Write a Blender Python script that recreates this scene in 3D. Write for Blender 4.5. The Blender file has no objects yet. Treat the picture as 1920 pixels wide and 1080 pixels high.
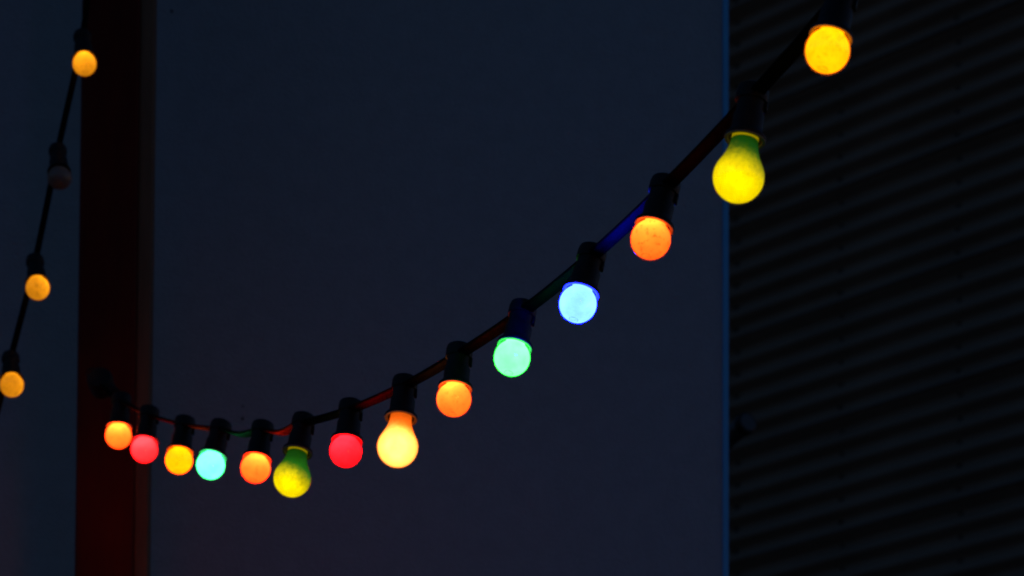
import bpy, bmesh, math, random
from mathutils import Vector, Matrix, Euler

random.seed(7)
scene = bpy.context.scene
C = scene.collection

# ------------------------------------------------------------------ camera
W, H = 1920.0, 1080.0
F = 7000.0                                  # focal length in photo pixels (131 mm on a 36 mm sensor)
PITCH = math.radians(4.30)
ROLL = math.radians(0.245)
SHIFT_Y = 0.8927                            # rising-front view: verticals stay upright while we look up
cam_data = bpy.data.cameras.new('camera')
cam = bpy.data.objects.new('camera', cam_data)
C.objects.link(cam)
cam_data.sensor_width = 36.0
cam_data.lens = F * 36.0 / W
cam_data.shift_y = SHIFT_Y
cam_data.clip_start = 0.05
cam_data.clip_end = 3000.0
cam_data.dof.use_dof = True
cam_data.dof.focus_distance = 4.35
cam_data.dof.aperture_fstop = 11.0
CAM_LOC = Vector((0, 0, 1.6))
CAM_ROT = (Matrix.Rotation(math.radians(90) + PITCH, 4, 'X') @ Matrix.Rotation(ROLL, 4, 'Z'))
cam.matrix_world = Matrix.Translation(CAM_LOC) @ CAM_ROT
scene.camera = cam

# ------------------------------------------------------------------ dusk sky, exposure
world = bpy.data.worlds.new('World')
scene.world = world
world.use_nodes = True
wn = world.node_tree
bg = wn.nodes['Background']
sky = wn.nodes.new('ShaderNodeTexSky')
sky.sky_type = 'NISHITA'
sky.sun_disc = False
sky.sun_elevation = math.radians(0.5)
sky.sun_rotation = math.radians(70)
sky.air_density = 1.0
sky.dust_density = 0.4
sky.ozone_density = 3.8
wn.links.new(sky.outputs['Color'], bg.inputs['Color'])
bg.inputs['Strength'].default_value = 0.15
vs = scene.view_settings
vs.view_transform = 'Standard'
vs.look = 'None'
vs.exposure = 0.0
vs.gamma = 1.0
vs.use_curve_mapping = False
scene.cycles.use_denoising = True
scene.cycles.filter_width = 1.9
scene.cycles.max_bounces = 8
scene.cycles.transparent_max_bounces = 16
scene.cycles.sample_clamp_indirect = 4.0


def at(px, py, d):
    """the point d metres deep along the optical axis that stands at photo pixel (px, py)"""
    x = (px - W / 2) / F * d
    y = -(py - H / 2 - SHIFT_Y * W) / F * d
    return cam.matrix_world @ Vector((x, y, -d))


# ------------------------------------------------------------------ helpers


def link(name, me, mat=None, parent=None):
    o = bpy.data.objects.new(name, me)
    C.objects.link(o)
    if mat is not None and me is not None:
        if not me.materials:
            me.materials.append(mat)
    if parent is not None:
        o.parent = parent
    return o


def empty(name, mw):
    o = bpy.data.objects.new(name, None)
    o.empty_display_size = 0.05
    C.objects.link(o)
    o.matrix_world = mw
    return o


def tag(o, label=None, cat=None, group=None, kind=None):
    if label: o['label'] = label
    if cat: o['category'] = cat
    if group: o['group'] = group
    if kind: o['kind'] = kind
    return o


def smooth(me, angle=None):
    me.polygons.foreach_set('use_smooth', [True] * len(me.polygons))
    if angle:
        try:
            me.set_sharp_from_angle(angle=math.radians(angle))
        except Exception:
            pass
    me.update()


def lathe(name, profile, segs=40, cap_start=False, cap_end=False, sharp=40):
    """profile: list of (radius, z); spun about z"""
    vs_, fs = [], []
    n = len(profile)
    for r, z in profile:
        for k in range(segs):
            a = 2 * math.pi * k / segs
            vs_.append((r * math.cos(a), r * math.sin(a), z))
    for i in range(n - 1):
        for k in range(segs):
            k2 = (k + 1) % segs
            fs.append((i * segs + k, i * segs + k2, (i + 1) * segs + k2, (i + 1) * segs + k))
    if cap_start: fs.append(tuple(reversed(range(segs))))
    if cap_end: fs.append(tuple((n - 1) * segs + k for k in range(segs)))
    me = bpy.data.meshes.new(name)
    me.from_pydata(vs_, [], fs)
    bm = bmesh.new(); bm.from_mesh(me)
    bmesh.ops.recalc_face_normals(bm, faces=bm.faces)
    bm.to_mesh(me); bm.free()
    smooth(me, sharp)
    return me


def box_mesh(name, sx, sy, sz, bevel=0.0, origin=(0, 0, 0)):
    bm = bmesh.new()
    bmesh.ops.create_cube(bm, size=1.0)
    for v in bm.verts:
        v.co = Vector((v.co.x * sx + origin[0], v.co.y * sy + origin[1], v.co.z * sz + origin[2]))
    if bevel:
        bmesh.ops.bevel(bm, geom=list(bm.edges), offset=bevel, segments=3, affect='EDGES', profile=0.5)
    me = bpy.data.meshes.new(name)
    bm.to_mesh(me); bm.free()
    if bevel: smooth(me, 30)
    return me


def tube_mesh(name, pts, r, segs=12, closed=False):
    vs_, fs = [], []
    n = len(pts)
    prev = None
    for i, p in enumerate(pts):
        if closed:
            t = (pts[(i + 1) % n] - pts[i - 1]).normalized()
        else:
            t = (pts[min(i + 1, n - 1)] - pts[max(i - 1, 0)]).normalized()
        if prev is None:
            u = t.orthogonal().normalized()
        else:
            u = (prev - t * prev.dot(t)).normalized()
        prev = u
        v = t.cross(u)
        for k in range(segs):
            a = 2 * math.pi * k / segs
            vs_.append(tuple(p + u * (r * math.cos(a)) + v * (r * math.sin(a))))
    m = n if closed else n - 1
    for i in range(m):
        j = (i + 1) % n
        for k in range(segs):
            k2 = (k + 1) % segs
            fs.append((i * segs + k, i * segs + k2, j * segs + k2, j * segs + k))
    if not closed:
        fs.append(tuple(reversed(range(segs))))
        fs.append(tuple((n - 1) * segs + k for k in range(segs)))
    me = bpy.data.meshes.new(name)
    me.from_pydata(vs_, [], fs)
    smooth(me, 50)
    return me


# ------------------------------------------------------------------ materials
def new_mat(name):
    m = bpy.data.materials.new(name)
    m.use_nodes = True
    nt = m.node_tree
    for n in list(nt.nodes):
        nt.nodes.remove(n)
    out = nt.nodes.new('ShaderNodeOutputMaterial')
    return m, nt, out


def N(nt, kind, **kw):
    n = nt.nodes.new(kind)
    for k, v in kw.items():
        setattr(n, k, v)
    return n


def math_node(nt, op, a, b=None, clamp=False):
    n = nt.nodes.new('ShaderNodeMath')
    n.operation = op
    n.use_clamp = clamp
    for i, v in enumerate((a, b)):
        if v is None: continue
        if isinstance(v, (int, float)):
            n.inputs[i].default_value = v
        else:
            nt.links.new(v, n.inputs[i])
    return n.outputs[0]


def rough_mat(name, col_a, col_b, scale, rough, bump=0.0, bump_scale=None, spec=0.5, stretch=(1, 1, 1), rough_var=0.1, metallic=0.0, detail=6):
    m, nt, out = new_mat(name)
    b = N(nt, 'ShaderNodeBsdfPrincipled')
    tc = N(nt, 'ShaderNodeTexCoord')
    mp = N(nt, 'ShaderNodeMapping')
    mp.inputs['Scale'].default_value = stretch
    nt.links.new(tc.outputs['Object'], mp.inputs['Vector'])
    nz = N(nt, 'ShaderNodeTexNoise')
    nz.inputs['Scale'].default_value = scale
    nz.inputs['Detail'].default_value = detail
    nz.inputs['Roughness'].default_value = 0.62
    nt.links.new(mp.outputs[0], nz.inputs['Vector'])
    rp = N(nt, 'ShaderNodeValToRGB')
    rp.color_ramp.elements[0].position = 0.32
    rp.color_ramp.elements[1].position = 0.68
    rp.color_ramp.elements[0].color = (*col_a, 1)
    rp.color_ramp.elements[1].color = (*col_b, 1)
    nt.links.new(nz.outputs['Fac'], rp.inputs[0])
    nt.links.new(rp.outputs[0], b.inputs['Base Color'])
    rr = math_node(nt, 'MULTIPLY_ADD', nz.outputs['Fac'], rough_var * 2)
    rr.node.inputs[2].default_value = rough - rough_var
    nt.links.new(rr, b.inputs['Roughness'])
    b.inputs['Specular IOR Level'].default_value = spec
    b.inputs['Metallic'].default_value = metallic
    if bump:
        n2 = N(nt, 'ShaderNodeTexNoise')
        n2.inputs['Scale'].default_value = bump_scale or scale * 8
        n2.inputs['Detail'].default_value = 4
        nt.links.new(mp.outputs[0], n2.inputs['Vector'])
        bp = N(nt, 'ShaderNodeBump')
        bp.inputs['Strength'].default_value = bump
        bp.inputs['Distance'].default_value = 0.004
        nt.links.new(n2.outputs['Fac'], bp.inputs['Height'])
        nt.links.new(bp.outputs[0], b.inputs['Normal'])
    nt.links.new(b.outputs[0], out.inputs[0])
    return m


M_WALL = rough_mat('wall_render', (0.47, 0.49, 0.495), (0.53, 0.55, 0.555), 26.0, 0.85, detail=12, bump=0.7, bump_scale=160, spec=0.2)
M_TRIM = rough_mat('blue_trim_paint', (0.015, 0.40, 0.86), (0.018, 0.46, 0.93), 14, 0.45, spec=0.15)
M_POST = rough_mat('red_brown_post_paint', (0.105, 0.0090, 0.0036), (0.150, 0.0130, 0.0052), 6, 0.40, bump=0.10, bump_scale=30, spec=0.10, stretch=(6, 6, 1))
M_BOARD = rough_mat('weathered_board', (0.190, 0.098, 0.050), (0.270, 0.140, 0.072), 7, 0.6, spec=0.2, bump=0.3, bump_scale=40, stretch=(6, 6, 0.7))
M_BLACK = rough_mat('black_bakelite', (0.0090, 0.0078, 0.0066), (0.018, 0.0155, 0.0130), 90, 0.5, bump=0.08, bump_scale=700, spec=0.22)
M_CABLE = rough_mat('black_rubber_cable', (0.0021, 0.0020, 0.0020), (0.0040, 0.0037, 0.0037), 110, 0.65, bump=0.15, bump_scale=500, spec=0.03)
M_METAL = rough_mat('dark_steel', (0.012, 0.011, 0.011), (0.022, 0.020, 0.019), 60, 0.55, spec=0.25)
M_BRASS = rough_mat('nickel_cap', (0.45, 0.42, 0.36), (0.55, 0.52, 0.46), 60, 0.35, metallic=1.0)
M_SHEET = rough_mat('dark_corrugated_paint', (0.235, 0.152, 0.096), (0.325, 0.210, 0.134), 2.2, 0.55, bump=0.05, bump_scale=60, spec=0.3)
M_SCREW = rough_mat('rusted_screw', (0.008, 0.006, 0.005), (0.016, 0.012, 0.010), 200, 0.8)
M_GROUND = rough_mat('asphalt', (0.040, 0.040, 0.042), (0.065, 0.064, 0.062), 3.0, 0.9, bump=0.6, bump_scale=140)
M_GASK = rough_mat('grey_rubber_gasket', (0.17, 0.16, 0.15), (0.24, 0.23, 0.22), 150, 0.5)
M_PIPE = rough_mat('grey_pipe', (0.07, 0.07, 0.07), (0.10, 0.10, 0.10), 30, 0.5)

# ------------------------------------------------------------------ the setting
me = bpy.data.meshes.new('ground')
me.from_pydata([(-800, -800, 0), (800, -800, 0), (800, 800, 0), (-800, 800, 0)], [], [(0, 1, 2, 3)])
tag(link('ground', me, M_GROUND), kind='structure')

# pale rendered wall behind the lights, its right end at the blue trim
WALL_Y = 6.66


def on_plane_y(px, py, y):
    a = at(px, py, 1.0) - CAM_LOC
    return CAM_LOC + a * (y / a.y)


x_trim0 = on_plane_y(1355.0, 540, WALL_Y).x
x_trim1 = on_plane_y(1367.5, 540, WALL_Y).x
wall_l, wall_h, wall_t = -5.0, 6.2, 0.24
wall = empty('building_wall', Matrix.Translation((x_trim0, WALL_Y, 0)))
tag(wall, 'wide pale rendered wall, dim blue at dusk, behind the strings of coloured bulbs', 'wall')
link('wall_face', box_mesh('wall_face', x_trim0 - wall_l, wall_t, wall_h, 0.0, ((wall_l - x_trim0) / 2, wall_t / 2, wall_h / 2)), M_WALL, wall)
# rounded metal corner trim
tw = x_trim1 - x_trim0
prof = [(0.0, -0.003), (tw * 0.10, -0.003), (tw * 0.96, 0.016), (tw, 0.020), (tw, wall_t), (0.0, wall_t)]
vs_ = [(x, y, z) for z in (0.0, wall_h + 0.004) for x, y in prof]
n = len(prof)
fs = [(i, (i + 1) % n, n + (i + 1) % n, n + i) for i in range(n)] + [tuple(reversed(range(n))), tuple(range(n, 2 * n))]
me = bpy.data.meshes.new('edge_trim'); me.from_pydata(vs_, [], fs)
o = link('edge_trim', me, M_TRIM, wall)
o['label'] = 'thin bright blue strip along the right edge of the wall'
cop = box_mesh('coping', x_trim1 - wall_l + 0.06, wall_t + 0.08, 0.06, 0.006, ((wall_l - x_trim0) / 2, wall_t / 2, wall_h + 0.036))
link('coping', cop, M_METAL, wall)
for px, py, s in ((455, 785, 0.75), (455, 762, 0.45), (322, 21, 0.7)):
    p = on_plane_y(px, py, WALL_Y)
    me = lathe('wall_screw', [(0.0003, 0.003), (0.0028 * s, 0.0026), (0.0038 * s, 0.0), (0.0038 * s, -0.004)], 12, True)
    o = link('wall_screw', me, M_SCREW, wall)
    o.rotation_euler = (math.radians(90), 0, 0)
    o.location = (p.x - x_trim0, 0, p.z)

# dark corrugated cladding standing behind the wall's right end
AZ = math.radians(39.2)
U = Vector((math.sin(AZ), -math.cos(AZ), 0))        # along the facade, toward the camera
NRM = Vector((-math.cos(AZ), -math.sin(AZ), 0))     # out of the facade
P0 = on_plane_y(1370, 540, 13.0); P0.z = 0


def on_facade(px, py):
    a = at(px, py, 1.0) - CAM_LOC
    t = (P0 - CAM_LOC).dot(NRM) / a.dot(NRM)
    q = CAM_LOC + a * t
    return (q - P0).dot(U), q.z


clad = empty('corrugated_building', Matrix(((U.x, -NRM.x, 0, P0.x), (U.y, -NRM.y, 0, P0.y), (0, 0, 1, 0), (0, 0, 0, 1))))
tag(clad, 'dark building clad in horizontal corrugated metal sheets to the right of the blue edge', 'building')
PITCH_C = 0.0801
WAVES = 5
s0, s1 = -2.6, 4.2
z_top = 8.6
link('structure_wall', box_mesh('structure_wall', s1 - s0, 0.3, z_top - 0.02, 0, ((s0 + s1) / 2, 0.19, (z_top - 0.02) / 2)), M_METAL, clad)
_, z_ref = on_facade(1620, 212)                     # a ridge crest in the photograph
SUB = 12
sheet_h = WAVES * PITCH_C


def sheet_mesh():
    rows = []
    total = int((WAVES + 0.55) * SUB)
    for i in range(total + 1):
        ph = i / SUB
        off = 0.0180 * math.cos(2 * math.pi * ph)
        lift = 0.0130 * (1 - i / total) + 0.0005    # lower edge laps over the sheet below
        rows.append((-(off + lift), ph * PITCH_C))
    vs_, fs = [], []
    th = 0.0012
    nx = 12
    for j in range(nx + 1):
        x = s0 + (s1 - s0) * j / nx
        for y, z in rows: vs_.append((x, y + 0.0022 * math.sin(j * 1.7 + z * 3), z))
    R = len(rows)
    for j in range(nx):
        for i in range(R - 1):
            fs.append((j * R + i, (j + 1) * R + i, (j + 1) * R + i + 1, j * R + i + 1))
    # folded lower lip gives the sheet its thickness
    b = len(vs_)
    for j in range(nx + 1):
        x = s0 + (s1 - s0) * j / nx
        vs_.append((x, rows[0][0] + 0.006, -0.0005))
    for j in range(nx):
        fs.append((b + j, b + j + 1, (j + 1) * R, j * R))
    me = bpy.data.meshes.new('cladding_sheet')
    me.from_pydata(vs_, [], fs)
    smooth(me, 60)
    return me


SM = sheet_mesh()
SM.materials.append(M_SHEET)
# laps fall in the dark grooves of the photograph (about y = 240, 470, 690 at the right frame edge)
_, z_lap = on_facade(1920, 247)
z_lap = z_ref + round((z_lap - z_ref) / PITCH_C) * PITCH_C
first = z_lap - math.floor(z_lap / sheet_h) * sheet_h
z = first - sheet_h
while z < z_top - 0.1:
    o = link('cladding_sheet', SM, None, clad)
    o.location = (0, 0, z)
    z += sheet_h
# fixing screws in the grooves, three columns in view
SCR = lathe('fixing_screw', [(0.0005, 0.009), (0.006, 0.008), (0.007, 0.003), (0.013, 0.002), (0.013, -0.004)], 12, True)
SCR.materials.append(M_SCREW)
for px in (1378, 1574, 1795):
    s, _ = on_facade(px, 540)
    k0 = math.ceil((on_facade(px, 1090)[1] - z_ref) / PITCH_C - 0.5)
    k1 = math.floor((on_facade(px, -10)[1] - z_ref) / PITCH_C + 0.5)
    for k in range(k0, k1 + 1):
        zz = z_ref + (k + 0.5) * PITCH_C
        frac = ((zz - first) / sheet_h) % 1.0
        o = link('fixing_screw', SCR, None, clad)
        o.rotation_euler = (math.radians(90), 0, 0)
        o.location = (s, 0.0174 - 0.0130 * (1 - frac), zz)

# stub of pipe that shows beside the blue edge
pa, pb = at(1346, 838, 7.55), at(1402, 792, 7.46)
pd = (pb - pa).normalized()
pipe = empty('pipe_stub', Matrix.Translation(pa))
tag(pipe, 'short dim pipe stub poking out from behind the blue wall edge', 'pipe')
rot = pd.to_track_quat('Z', 'Y').to_matrix().to_4x4()
L = (pb - pa).length
o = link('pipe', lathe('pipe', [(0.019, -0.05), (0.019, L), (0.017, L + 0.002), (0.0004, L + 0.002)], 28, True), M_PIPE, pipe)
o.matrix_local = rot
o = link('collar', lathe('collar', [(0.019, L - 0.016), (0.0225, L - 0.015), (0.0225, L - 0.001), (0.0192, L + 0.0005)], 28), M_METAL, pipe)
o.matrix_local = rot
o = link('bracket', box_mesh('bracket', 0.05, 0.10, 0.03, 0.003, (-0.02, -0.02, -0.02)), M_METAL, pipe)

# red-brown post
pr = on_plane_y(257.0, 540, 6.286)                   # its near right corner
pl = on_plane_y(146.5, 540, 6.280)
pw = (pl - pr).length
ang = math.atan2(pr.y - pl.y, pr.x - pl.x)
post = empty('post', Matrix.Translation((pr.x, pr.y, 0)) @ Matrix.Rotation(ang, 4, 'Z'))
tag(post, 'tall square red-brown painted post in front of the pale wall', 'post')
PH = 6.0
SBW = (on_plane_y(281.5, 540, 6.302) - on_plane_y(257.0, 540, 6.302)).length
link('shaft', box_mesh('shaft', pw, 0.155, PH, 0.007, (-pw / 2, 0.0775, PH / 2)), M_POST, post)
o = link('side_board', box_mesh('side_board', SBW, 0.146, PH - 0.05, 0.002, (SBW / 2 + 0.0002, 0.0795, PH / 2)), M_BOARD, post)
link('cap', box_mesh('cap', pw + 0.05, 0.21, 0.04, 0.005, (-pw / 2, 0.0775, PH + 0.021)), M_METAL, post)
link('base_plate', box_mesh('base_plate', pw + 0.12, 0.28, 0.015, 0.003, (-pw / 2, 0.0775, 0.0075)), M_METAL, post)

# ------------------------------------------------------------------ bulbs and sockets
RG = 0.0225


def globe_profile(R, neck_r, neck_z, n=22):
    a0 = math.asin(min(0.99, neck_r / R))
    pts = []
    for i in range(n + 1):
        a = math.pi - (math.pi - a0) * i / n
        pts.append((max(0.0002, R * math.sin(a)), R * math.cos(a)))
    pts.append((neck_r, neck_z))
    return pts


def pear_profile(R, neck_r, neck_z, n=18):
    pts = []
    for i in range(n + 1):                          # bottom pole up to a bit above the equator
        a = math.pi - (math.pi - math.radians(62)) * i / n
        pts.append((max(0.0002, R * math.sin(a)), R * math.cos(a)))
    r0, z0 = pts[-1]
    t0 = Vector((-math.cos(math.radians(62)), math.sin(math.radians(62))))
    p0, p3 = Vector((r0, z0)), Vector((neck_r, neck_z))
    p1, p2 = p0 + t0 * (neck_z - z0) * 0.42, p3 + Vector((0.0004, -1)) * (neck_z - z0) * 0.45
    for i in range(1, 13):
        t = i / 12
        q = p0 * (1 - t) ** 3 + p1 * 3 * t * (1 - t) ** 2 + p2 * 3 * t * t * (1 - t) + p3 * t ** 3
        pts.append((q.x, q.y))
    return pts


RIM_G, RIM_P = 0.0152, 0.0405                       # globe centre to socket rim, round and pear bulbs
RP = 0.0270
INNER = 0.935
ME_G = lathe('glass', globe_profile(RG, 0.0125, 0.030), 44, True)
ME_GI = lathe('glow', globe_profile(RG * INNER, 0.0115, 0.029), 44, True)
ME_P = lathe('glass', pear_profile(RP, 0.0142, 0.052), 44, True)
ME_PI = lathe('glow', pear_profile(RP * 0.955, 0.0134, 0.051), 44, True)
ME_CAPG = lathe('screw_cap', [(0.0128, 0.0275), (0.0136, 0.029), (0.0132, 0.031), (0.0136, 0.033), (0.0132, 0.035), (0.0136, 0.037), (0.0130, 0.040), (0.006, 0.045), (0.0005, 0.0455)], 28)
ME_CAPP = lathe('screw_cap', [(0.0144, 0.0505), (0.0136, 0.0535), (0.0132, 0.055), (0.0136, 0.057), (0.0132, 0.059), (0.0136, 0.061), (0.0130, 0.066), (0.006, 0.070), (0.0005, 0.0705)], 28)
for m_ in (ME_CAPG, ME_CAPP): m_.materials.append(M_BRASS)


def glass_mat(name, tint, w=0.25):
    m, nt, out = new_mat(name)
    tr = N(nt, 'ShaderNodeBsdfTransparent'); tr.inputs[0].default_value = (0.97, 0.97, 0.97, 1)
    tl = N(nt, 'ShaderNodeBsdfTranslucent'); tl.inputs[0].default_value = (*tint, 1)
    gl = N(nt, 'ShaderNodeBsdfGlossy'); gl.inputs['Roughness'].default_value = 0.12
    gl.inputs['Color'].default_value = (0.9, 0.9, 0.9, 1)
    mx = N(nt, 'ShaderNodeMixShader'); mx.inputs[0].default_value = w
    nt.links.new(tr.outputs[0], mx.inputs[1]); nt.links.new(tl.outputs[0], mx.inputs[2])
    m2 = N(nt, 'ShaderNodeMixShader'); m2.inputs[0].default_value = 0.03
    nt.links.new(mx.outputs[0], m2.inputs[1]); nt.links.new(gl.outputs[0], m2.inputs[2])
    nt.links.new(m2.outputs[0], out.inputs[0])
    return m


def glow_mat(name, col, fil=(0, 0, 0.006), fall=1.0, ref=RG, dirt=0.15, seed=0.0, coat=None, strength=1.0, base=0.0, stamp=0.45, spot=None):
    """luminous inner face of a coloured bulb: light of the filament that reaches each point of the envelope"""
    m, nt, out = new_mat(name)
    tc = N(nt, 'ShaderNodeTexCoord')
    P = tc.outputs['Object']
    sub = N(nt, 'ShaderNodeVectorMath', operation='SUBTRACT')
    nt.links.new(P, sub.inputs[0]); sub.inputs[1].default_value = fil
    ln = N(nt, 'ShaderNodeVectorMath', operation='LENGTH')
    nt.links.new(sub.outputs[0], ln.inputs[0])
    q = math_node(nt, 'DIVIDE', ref, ln.outputs['Value'])
    f = math_node(nt, 'POWER', q, 2.0 * fall)
    f = math_node(nt, 'MINIMUM', f, 3.0)
    if base: f = math_node(nt, 'ADD', f, base)
    sx = N(nt, 'ShaderNodeSeparateXYZ'); nt.links.new(P, sx.inputs[0])
    # smudges and fly specks on the envelope
    off = N(nt, 'ShaderNodeVectorMath', operation='ADD')
    nt.links.new(P, off.inputs[0]); off.inputs[1].default_value = (seed, seed * 0.37, seed * 0.71)
    nz = N(nt, 'ShaderNodeTexNoise'); nz.inputs['Scale'].default_value = 190; nz.inputs['Detail'].default_value = 5
    nz.inputs['Roughness'].default_value = 0.6
    nt.links.new(off.outputs[0], nz.inputs['Vector'])
    mr = N(nt, 'ShaderNodeMapRange'); mr.inputs['From Min'].default_value = 0.56; mr.inputs['From Max'].default_value = 0.66
    mr.inputs['To Min'].default_value = 1.0; mr.inputs['To Max'].default_value = 1.0 - dirt
    nt.links.new(nz.outputs['Fac'], mr.inputs['Value'])
    f = math_node(nt, 'MULTIPLY', f, mr.outputs[0])
    n3 = N(nt, 'ShaderNodeTexNoise'); n3.inputs['Scale'].default_value = 60; n3.inputs['Detail'].default_value = 3
    nt.links.new(off.outputs[0], n3.inputs['Vector'])
    m3 = N(nt, 'ShaderNodeMapRange'); m3.inputs['From Min'].default_value = 0.3; m3.inputs['From Max'].default_value = 0.7
    m3.inputs['To Min'].default_value = 0.82; m3.inputs['To Max'].default_value = 1.14
    nt.links.new(n3.outputs['Fac'], m3.inputs['Value'])
    f = math_node(nt, 'MULTIPLY', f, m3.outputs[0])
    if stamp:                                        # maker's print worn to a broken ring at the lower pole
        xx = math_node(nt, 'MULTIPLY', sx.outputs[0], sx.outputs[0]); yy = math_node(nt, 'MULTIPLY', sx.outputs[1], sx.outputs[1])
        rr = math_node(nt, 'SQRT', math_node(nt, 'ADD', xx, yy))
        dring = math_node(nt, 'ABSOLUTE', math_node(nt, 'SUBTRACT', rr, 0.0050))
        ring = math_node(nt, 'LESS_THAN', dring, 0.0006)
        dr2 = math_node(nt, 'ABSOLUTE', math_node(nt, 'SUBTRACT', sx.outputs[1], 0.0005))
        bar = math_node(nt, 'MULTIPLY', math_node(nt, 'LESS_THAN', dr2, 0.0008), math_node(nt, 'LESS_THAN', rr, 0.0036))
        ring = math_node(nt, 'MAXIMUM', ring, bar)
        low = math_node(nt, 'LESS_THAN', sx.outputs[2], 0.0)
        n4 = N(nt, 'ShaderNodeTexNoise'); n4.inputs['Scale'].default_value = 420
        nt.links.new(off.outputs[0], n4.inputs['Vector'])
        brk = math_node(nt, 'GREATER_THAN', n4.outputs['Fac'], 0.44)
        k = math_node(nt, 'MULTIPLY', math_node(nt, 'MULTIPLY', ring, low), brk)
        k = math_node(nt, 'SUBTRACT', 1.0, math_node(nt, 'MULTIPLY', k, stamp))
        f = math_node(nt, 'MULTIPLY', f, k)
    em = N(nt, 'ShaderNodeEmission')
    if coat:
        # sprayed coat: (colour at neck, z where it starts, z where it is full, z above which the glass is bare)
        cneck, za, zb, zbare = coat
        zz = math_node(nt, 'ADD', sx.outputs[2], math_node(nt, 'MULTIPLY', math_node(nt, 'SUBTRACT', nz.outputs['Fac'], 0.5), 0.018))
        zz = math_node(nt, 'ADD', zz, math_node(nt, 'MULTIPLY', sx.outputs[0], 0.35))
        mz = N(nt, 'ShaderNodeMapRange'); mz.interpolation_type = 'SMOOTHSTEP'
        mz.inputs['From Min'].default_value = za; mz.inputs['From Max'].default_value = zb
        nt.links.new(zz, mz.inputs['Value'])
        bare = math_node(nt, 'LESS_THAN', sx.outputs[2], zbare)
        kk = math_node(nt, 'MULTIPLY', mz.outputs[0], bare)
        mc = N(nt, 'ShaderNodeMix'); mc.data_type = 'RGBA'
        nt.links.new(kk, mc.inputs['Factor'])
        mc.inputs['A'].default_value = (*col, 1); mc.inputs['B'].default_value = (*cneck, 1)
        nt.links.new(mc.outputs['Result'], em.inputs['Color'])
    else:
        em.inputs['Color'].default_value = (*col, 1)
    nt.links.new(math_node(nt, 'MULTIPLY', f, strength), em.inputs['Strength'])
    nt.links.new(em.outputs[0], out.inputs[0])
    return m


# the rubber lampholder: rim plane at z = 0, cap on top
SOCK = lathe('lamp_socket', [(0.0150, 0.044), (0.0143, 0.040), (0.0142, 0.032), (0.0146, 0.022), (0.0154, 0.014), (0.0168, 0.0090), (0.0192, 0.0052),
                             (0.0210, 0.0038), (0.0215, 0.0012), (0.0209, 0.0), (0.0176, 0.0002), (0.0168, 0.0010), (0.0160, 0.010), (0.0158, 0.026), (0.0150, 0.028), (0.0004, 0.0285)], 44)
CAPM = lathe('cap', [(0.0135, 0.0405), (0.0160, 0.0415), (0.0166, 0.0440), (0.0165, 0.0530), (0.0155, 0.0568), (0.0125, 0.0588), (0.0070, 0.0598), (0.0004, 0.0600)], 44)
GASK = lathe('gasket', [(0.0211, 0.0002), (0.0208, -0.0009), (0.0178, -0.0009), (0.0172, 0.0006), (0.0166, 0.0040)], 44)
CLIP = box_mesh('clip', 0.0032, 0.009, 0.010, 0.0012, (0.0156, 0, 0.0375))
for m_ in (SOCK, CAPM, CLIP): m_.materials.append(M_BLACK)
GASK.materials.append(M_GASK)

# left string sockets: rounder top, slim waist
SOCK2 = lathe('lamp_socket', [(0.0135, 0.050), (0.0128, 0.040), (0.0123, 0.030), (0.0132, 0.018), (0.0152, 0.010), (0.0186, 0.004),
                              (0.0196, 0.0022), (0.0196, 0.0006), (0.0188, 0.0), (0.0165, 0.0004), (0.0158, 0.010), (0.0150, 0.026), (0.0004, 0.0275)], 40)
CAPM2 = lathe('cap', [(0.0125, 0.0385), (0.0146, 0.0410), (0.0154, 0.0450), (0.0152, 0.0500), (0.0138, 0.0550), (0.0105, 0.0585), (0.0060, 0.0600), (0.0004, 0.0604)], 40)
for m_ in (SOCK2, CAPM2): m_.materials.append(M_BLACK)


def axis_frame(px, py, d, tilt_deg, toward_deg, spin=0.0):
    """position of the globe centre and its axis (pointing up into the socket)"""
    p = at(px, py, d)
    v = (p - CAM_LOC).normalized()
    r = (cam.matrix_world.to_3x3() @ Vector((1, 0, 0)))
    r = (r - v * r.dot(v)).normalized()
    u = r.cross(v).normalized()
    t, ph = math.radians(toward_deg), math.radians(tilt_deg)
    a = (math.cos(t) * (math.cos(ph) * u + math.sin(ph) * r) + math.sin(t) * v).normalized()
    x = (r - a * r.dot(a)).normalized()
    y = a.cross(x)
    m = Matrix(((x.x, y.x, a.x, p.x), (x.y, y.y, a.y, p.y), (x.z, y.z, a.z, p.z), (0, 0, 0, 1)))
    return p, a, m @ Matrix.Rotation(math.radians(spin), 4, 'Z'), m


def make_bulb(m, pear, glow, glass, label, group, scale=1.0):
    h = (0.070 if pear else 0.045) * scale
    root = empty('light_bulb', m @ Matrix.Translation((0, 0, h)))
    tag(root, label, 'light bulb', group)
    for name, src, mat in (('glass', ME_P if pear else ME_G, glass), ('glow', ME_PI if pear else ME_GI, glow)):
        o = bpy.data.objects.new(name, src.copy()); C.objects.link(o)
        o.data.materials.append(mat)
        o.parent = root; o.location = (0, 0, -h); o.scale = (scale,) * 3
    o = link('screw_cap', ME_CAPP if pear else ME_CAPG, None, root)
    o.location = (0, 0, -h); o.scale = (scale,) * 3
    return root


OR_E, OR_T = (13.0, 0.40, 0.030), (1.0, 0.22, 0.05)
RD_E, RD_T = (13.0, 0.020, 0.036), (1.0, 0.02, 0.03)
YE_E, YE_T = (9.0, 0.80, 0.002), (1.0, 0.45, 0.02)
GR_E, GR_T = (0.46, 8.0, 0.88), (0.04, 1.0, 0.22)
MI_E = (0.42, 6.0, 1.9)
BL_E, BL_T = (0.45, 1.15, 110.0), (0.02, 0.05, 1.0)
GN_NECK = (0.012, 0.16, 0.006)
R_, P_ = False, True
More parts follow.
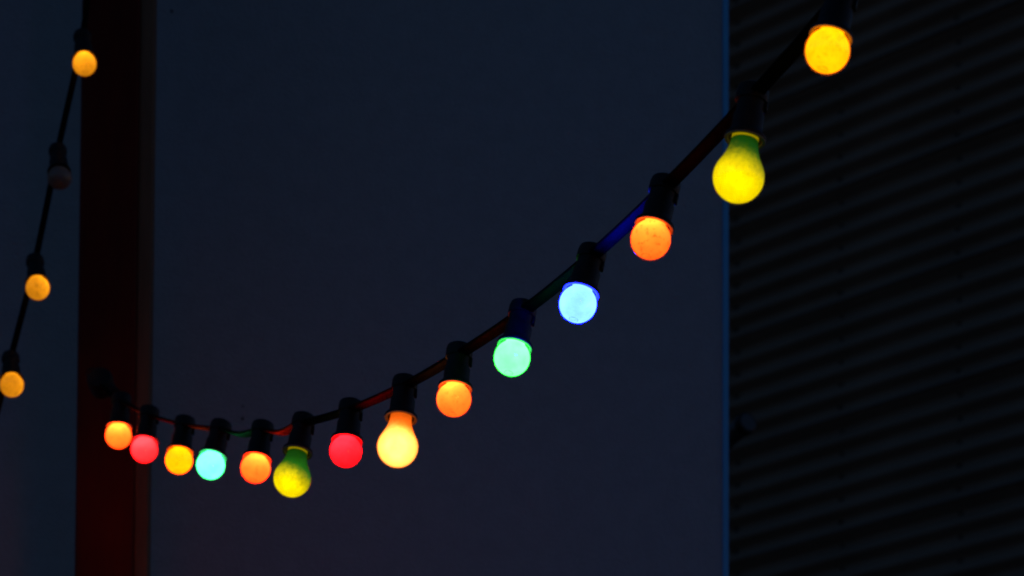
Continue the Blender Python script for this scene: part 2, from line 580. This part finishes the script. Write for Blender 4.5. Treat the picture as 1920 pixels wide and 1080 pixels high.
#   px    py   px45  tilt toward kind  colour
MAIN = [
    (222, 817, 51.5, 6, 26, R_, 'orange', 'orange round bulb nearest the post, glowing against its red-brown face'),
    (270.5, 843, 52.5, 9, 26, R_, 'red', 'pinkish red round bulb touching the right edge of the post'),
    (335.5, 863, 54.0, 10, 27, R_, 'yellow', 'golden yellow round bulb between a red bulb and a mint bulb by the post'),
    (395, 872, 56.5, 16, 28, R_, 'mint', 'bright mint round bulb, fourth from the post, beside a yellow bulb'),
    (479, 878, 58.5, 11, 28, R_, 'orange', 'orange round bulb between the mint bulb and the lowest green pear-shaped bulb'),
    (548, 897, 61.0, 12, 28, P_, 'greenyellow', 'yellow-green pear-shaped bulb with dark green neck, the lowest bulb on the string'),
    (648.5, 846, 63.5, 7, 28, R_, 'red', 'deep red round bulb next to the pale yellow pear-shaped bulb'),
    (745.5, 838, 66.2, 7, 28, P_, 'warm', 'pale warm yellow pear-shaped bulb with orange neck in front of the wall'),
    (851, 749, 69.0, 7, 29, R_, 'orange', 'orange round bulb between the pale yellow pear-shaped bulb and the green bulb'),
    (960, 671, 71.7, 13, 30, R_, 'green', 'bright green-white round bulb just below the blue bulb'),
    (1083.5, 570, 75.0, 16, 30, R_, 'blue', 'icy blue round bulb with deep blue rim, the only blue one'),
    (1220, 449, 79.8, 15, 30, R_, 'orange', 'smudged orange round bulb between the blue bulb and the blue wall edge'),
    (1385, 332, 84.2, 9, 26, P_, 'greenyellow', 'large yellow-green pear-shaped bulb hanging across the blue wall edge'),
    (1551.5, 95, 88.7, 13, 31, R_, 'yellow', 'big golden yellow round bulb at top right in front of corrugated cladding'),
]
glass = {
    'orange': glass_mat('glass_orange', OR_T, 0.065), 'red': glass_mat('glass_red', RD_T, 0.055), 'yellow': glass_mat('glass_yellow', YE_T, 0.12),
    'green': glass_mat('glass_green', GR_T, 0.09), 'mint': glass_mat('glass_mint', GR_T, 0.10), 'blue': glass_mat('glass_blue', BL_T, 0.012),
    'greenyellow': glass_mat('glass_green_yellow', (0.5, 0.42, 0.02), 0.12), 'warm': glass_mat('glass_warm', (1.0, 0.55, 0.08), 0.2),
}
GROUP = 'coloured bulbs on the flat cable string'
string = empty('festoon_string', Matrix.Translation(at(196, 722, 6.27)))
tag(string, 'black flat cable string carrying colourful bulbs from the post to upper right', 'string lights')
frames = []
for i, (px, py, s45, tilt, tow, pear, colr, label) in enumerate(MAIN):
    d = 0.045 * F / s45
    p, a, m, m0 = axis_frame(px, py, d, tilt, tow, spin=random.uniform(-25, 25))
    seed = 3.1 * i + 0.7
    if colr == 'orange':
        g = glow_mat('glow_orange', {0: (9.0, 0.42, 0.03), 4: (19.0, 0.37, 0.028), 8: (5.0, 0.39, 0.03), 11: (4.5, 0.36, 0.025)}[i], fil=(0, -0.008, 0.008), fall=0.9, dirt=0.5 if i == 11 else 0.2, seed=seed)
    elif colr == 'red':
        g = glow_mat('glow_red', (8.0, 0.055, 0.065) if i == 1 else RD_E, fil=(0, -0.008, 0.005), fall=1.15, dirt=0.14, seed=seed)
    elif colr == 'yellow':
        g = glow_mat('glow_yellow', YE_E if i == 2 else (3.0, 0.80, 0.002), fil=(0, -0.003, 0.004), fall=0.4, dirt=0.26, seed=seed)
    elif colr in ('green', 'mint'):
        g = glow_mat('glow_' + colr, GR_E if colr == 'green' else MI_E, fil=(0, 0, 0.006), fall=0.3, dirt=0.06, seed=seed)
    elif colr == 'blue':
        g = glow_mat('glow_blue', BL_E, fil=(0, 0, 0.004), fall=0.2, dirt=0.06, seed=seed)
    elif colr == 'warm':
        g = glow_mat('glow_warm', (2.6, 0.86, 0.15), fil=(0, -0.010, -0.005), fall=1.15, ref=RP, dirt=0.10, seed=seed, stamp=0.1,
                     coat=((3.0, 0.45, 0.02), 0.008, 0.034, 0.2))
    else:
        g = glow_mat('glow_green_yellow', (0.80, 0.60, 0.0), fil=(0, -0.006, -0.004), fall=0.95, ref=RP, dirt=0.14, seed=seed, stamp=0.1,
                     coat=((0.015, 0.12, 0.006), -0.020 if i == 5 else -0.010, 0.016 if i == 5 else 0.034, 0.0392))
    make_bulb(m, pear, g, glass[colr], label, GROUP)
    rim = p + a * (RIM_P if pear else RIM_G)
    ms = m0.copy(); ms.translation = rim
    so = link('lamp_socket', SOCK, None, string); so.matrix_parent_inverse = string.matrix_world.inverted(); so.matrix_world = ms
    c = link('cap', CAPM, None, so)
    c = link('clip', CLIP, None, so)
    c = link('gasket', GASK, None, so)
    frames.append((rim + a * 0.0470, a))


def catmull(p0, p1, p2, p3, t):
    return 0.5 * ((2 * p1) + (p2 - p0) * t + (2 * p0 - 5 * p1 + 4 * p2 - p3) * t * t + (3 * p1 - p0 - 3 * p2 + p3) * t ** 3)


def ribbon(name, knots, width, thick, steps=14, kink=None):
    """flat two-core cable: rounded flat section swept through knots [(point, normal)]"""
    pts, nor = [], []
    n = len(knots)
    for i in range(n - 1):
        a, b = knots[max(i - 1, 0)], knots[i]
        c_, d_ = knots[i + 1], knots[min(i + 2, n - 1)]
        for k in range(steps):
            t = k / steps
            q = catmull(a[0], b[0], c_[0], d_[0], t)
            nn = b[1].lerp(c_[1], t)
            if kink and i in kink:
                q = q + Vector((0, 0, -1)) * kink[i] * math.sin(math.pi * t) ** 2
            pts.append(q); nor.append(nn)
    pts.append(knots[-1][0]); nor.append(knots[-1][1])
    sec = []
    hw, ht = width / 2, thick / 2
    for sgn in (1, -1):                              # two rounded ends
        for k in range(6):
            th = -math.pi / 2 + math.pi * k / 5
            x, y = (hw - ht) + ht * math.cos(th), ht * math.sin(th)
            sec.append((sgn * x, sgn * y))
    S = len(sec)
    vs_, fs = [], []
    for i, p in enumerate(pts):
        t = (pts[min(i + 1, len(pts) - 1)] - pts[max(i - 1, 0)]).normalized()
        w = t.cross(nor[i]).normalized()
        nn = w.cross(t)
        for x, y in sec: vs_.append(tuple(p + w * x + nn * y))
    for i in range(len(pts) - 1):
        for k in range(S):
            k2 = (k + 1) % S
            fs.append((i * S + k, i * S + k2, (i + 1) * S + k2, (i + 1) * S + k))
    fs.append(tuple(range(S)))
    fs.append(tuple(reversed([(len(pts) - 1) * S + k for k in range(S)])))
    me = bpy.data.meshes.new(name)
    me.from_pydata(vs_, [], fs)
    bm = bmesh.new(); bm.from_mesh(me)
    bmesh.ops.recalc_face_normals(bm, faces=bm.faces)
    bm.to_mesh(me); bm.free()
    smooth(me, 70)
    return me


def add_cable(root, me, mat):
    o = link('cable', me, mat, root)
    o.matrix_parent_inverse = root.matrix_world.inverted()
    return o


a0, a1 = frames[0][1], frames[-1][1]
dirn = frames[-1][0] - frames[-2][0]
knots = [(at(194, 724, 6.235), a0), (at(212, 742, 6.205), a0)] + frames + [
    (frames[-1][0] + dirn * 0.9 + Vector((0, 0, 0.03)), a1),
    (frames[-1][0] + dirn * 1.9 + Vector((0, 0, 0.10)), a1),
    (frames[-1][0] + dirn * 3.2 + Vector((0, 0, 0.24)), a1)]
add_cable(string, ribbon('cable', knots, 0.0162, 0.0054, kink={5: 0.006, 6: 0.007}), M_CABLE)

# anchor on the post: eye bolt, ring and the sealed end box of the string
ap = at(189, 717, 6.252)
anchor = empty('cable_anchor', Matrix.Translation(ap))
tag(anchor, 'black round end box with wire loop fixing the bulb string to the post', 'cable anchor')
box = lathe('end_box', [(0.0005, -0.024), (0.014, -0.023), (0.020, -0.018), (0.0215, -0.008), (0.0215, 0.010), (0.019, 0.016), (0.011, 0.019), (0.0005, 0.0195)], 36)
o = link('end_box', box, M_BLACK, anchor)
o.rotation_euler = (math.radians(72), math.radians(-14), 0)
o = link('gland', lathe('gland', [(0.0115, 0.0), (0.0115, 0.016), (0.0095, 0.018), (0.0095, 0.028), (0.0075, 0.029), (0.0005, 0.029)], 24), M_BLACK, anchor)
gd = (at(214, 736, 6.235) - ap).normalized()
o.matrix_local = Matrix.Translation(gd * 0.010) @ gd.to_track_quat('Z', 'Y').to_matrix().to_4x4()
ring = [Vector((-0.0155 + 0.0085 * math.cos(t), 0.004, 0.0165 + 0.0085 * math.sin(t))) for t in [2 * math.pi * k / 28 for k in range(28)]]
link('wire_loop', tube_mesh('wire_loop', ring, 0.0014, 8, True), M_METAL, anchor)
link('bolt', tube_mesh('bolt', [Vector((0, 0.0, 0)), Vector((0, 0.03, 0)), Vector((0, 0.06, 0))], 0.004, 10), M_METAL, anchor)

# ------------------------------------------------------------------ the second string, left of the post
AM_E, AM_T = (1.10, 0.41, 0.010), (1.0, 0.4, 0.05)
SC = 0.0412 / 0.045
LEFT = [
    (158.5, 120, 6.20, -3, 45, True, 'small amber round bulb at the top left, in front of the post'),
    (111.5, 333, 6.20, -2, 45, False, 'unlit dark round bulb on the steep left string'),
    (70.5, 540, 6.20, -4, 45, True, 'small amber round bulb just below the unlit bulb'),
    (22, 722, 6.20, -1, 45, True, 'small amber round bulb at the left frame edge, lowest on the steep string'),
]
string2 = empty('festoon_string', Matrix.Translation(at(165, 0, 6.22)))
tag(string2, 'black cable string with small amber bulbs hanging steeply left of the post', 'string lights')
fr2 = []
am_glass = glass_mat('glass_amber', AM_T, 0.2)
mo, nto, outo = new_mat('unlit_amber_coat')
bb = N(nto, 'ShaderNodeBsdfPrincipled'); bb.inputs['Base Color'].default_value = (0.075, 0.035, 0.016, 1); bb.inputs['Roughness'].default_value = 0.4
nzo = N(nto, 'ShaderNodeTexNoise'); nzo.inputs['Scale'].default_value = 120
rpo = N(nto, 'ShaderNodeValToRGB'); rpo.color_ramp.elements[0].color = (0.20, 0.19, 0.15, 1); rpo.color_ramp.elements[1].color = (0.30, 0.28, 0.23, 1)
nto.links.new(nzo.outputs['Fac'], rpo.inputs[0]); nto.links.new(rpo.outputs[0], bb.inputs['Base Color'])
nto.links.new(bb.outputs[0], outo.inputs[0])
for i, (px, py, d, tilt, tow, lit, label) in enumerate(LEFT):
    p, a, m, m0 = axis_frame(px, py, d, tilt, tow, spin=40 * i)
    g = glow_mat('glow_amber', AM_E, fil=(0, -0.006, 0.006), fall=0.9, dirt=0.45, seed=11.3 + i * 2.7, stamp=0.35) if lit else mo
    make_bulb(m, False, g, am_glass, label, 'small bulbs on the steep left string', SC)
    rim = p + a * 0.0125
    ms = m0.copy(); ms.translation = rim
    so = link('lamp_socket', SOCK2, None, string2); so.matrix_parent_inverse = string2.matrix_world.inverted(); so.matrix_world = ms
    link('cap', CAPM2, None, so)
    fr2.append((rim + a * 0.0480, a))
up = fr2[0][0] - fr2[1][0]; dn = fr2[-1][0] - fr2[-2][0]
knots2 = [(fr2[0][0] + up * 2.4 + Vector((0.02, 0, 0.02)), fr2[0][1]), (fr2[0][0] + Vector((0.022, 0.0, 0.165)), fr2[0][1])] + fr2 + [(fr2[-1][0] + dn * 1.0, fr2[-1][1]), (fr2[-1][0] + dn * 2.2, fr2[-1][1])]
add_cable(string2, ribbon('cable', knots2, 0.0108, 0.0075), M_CABLE)
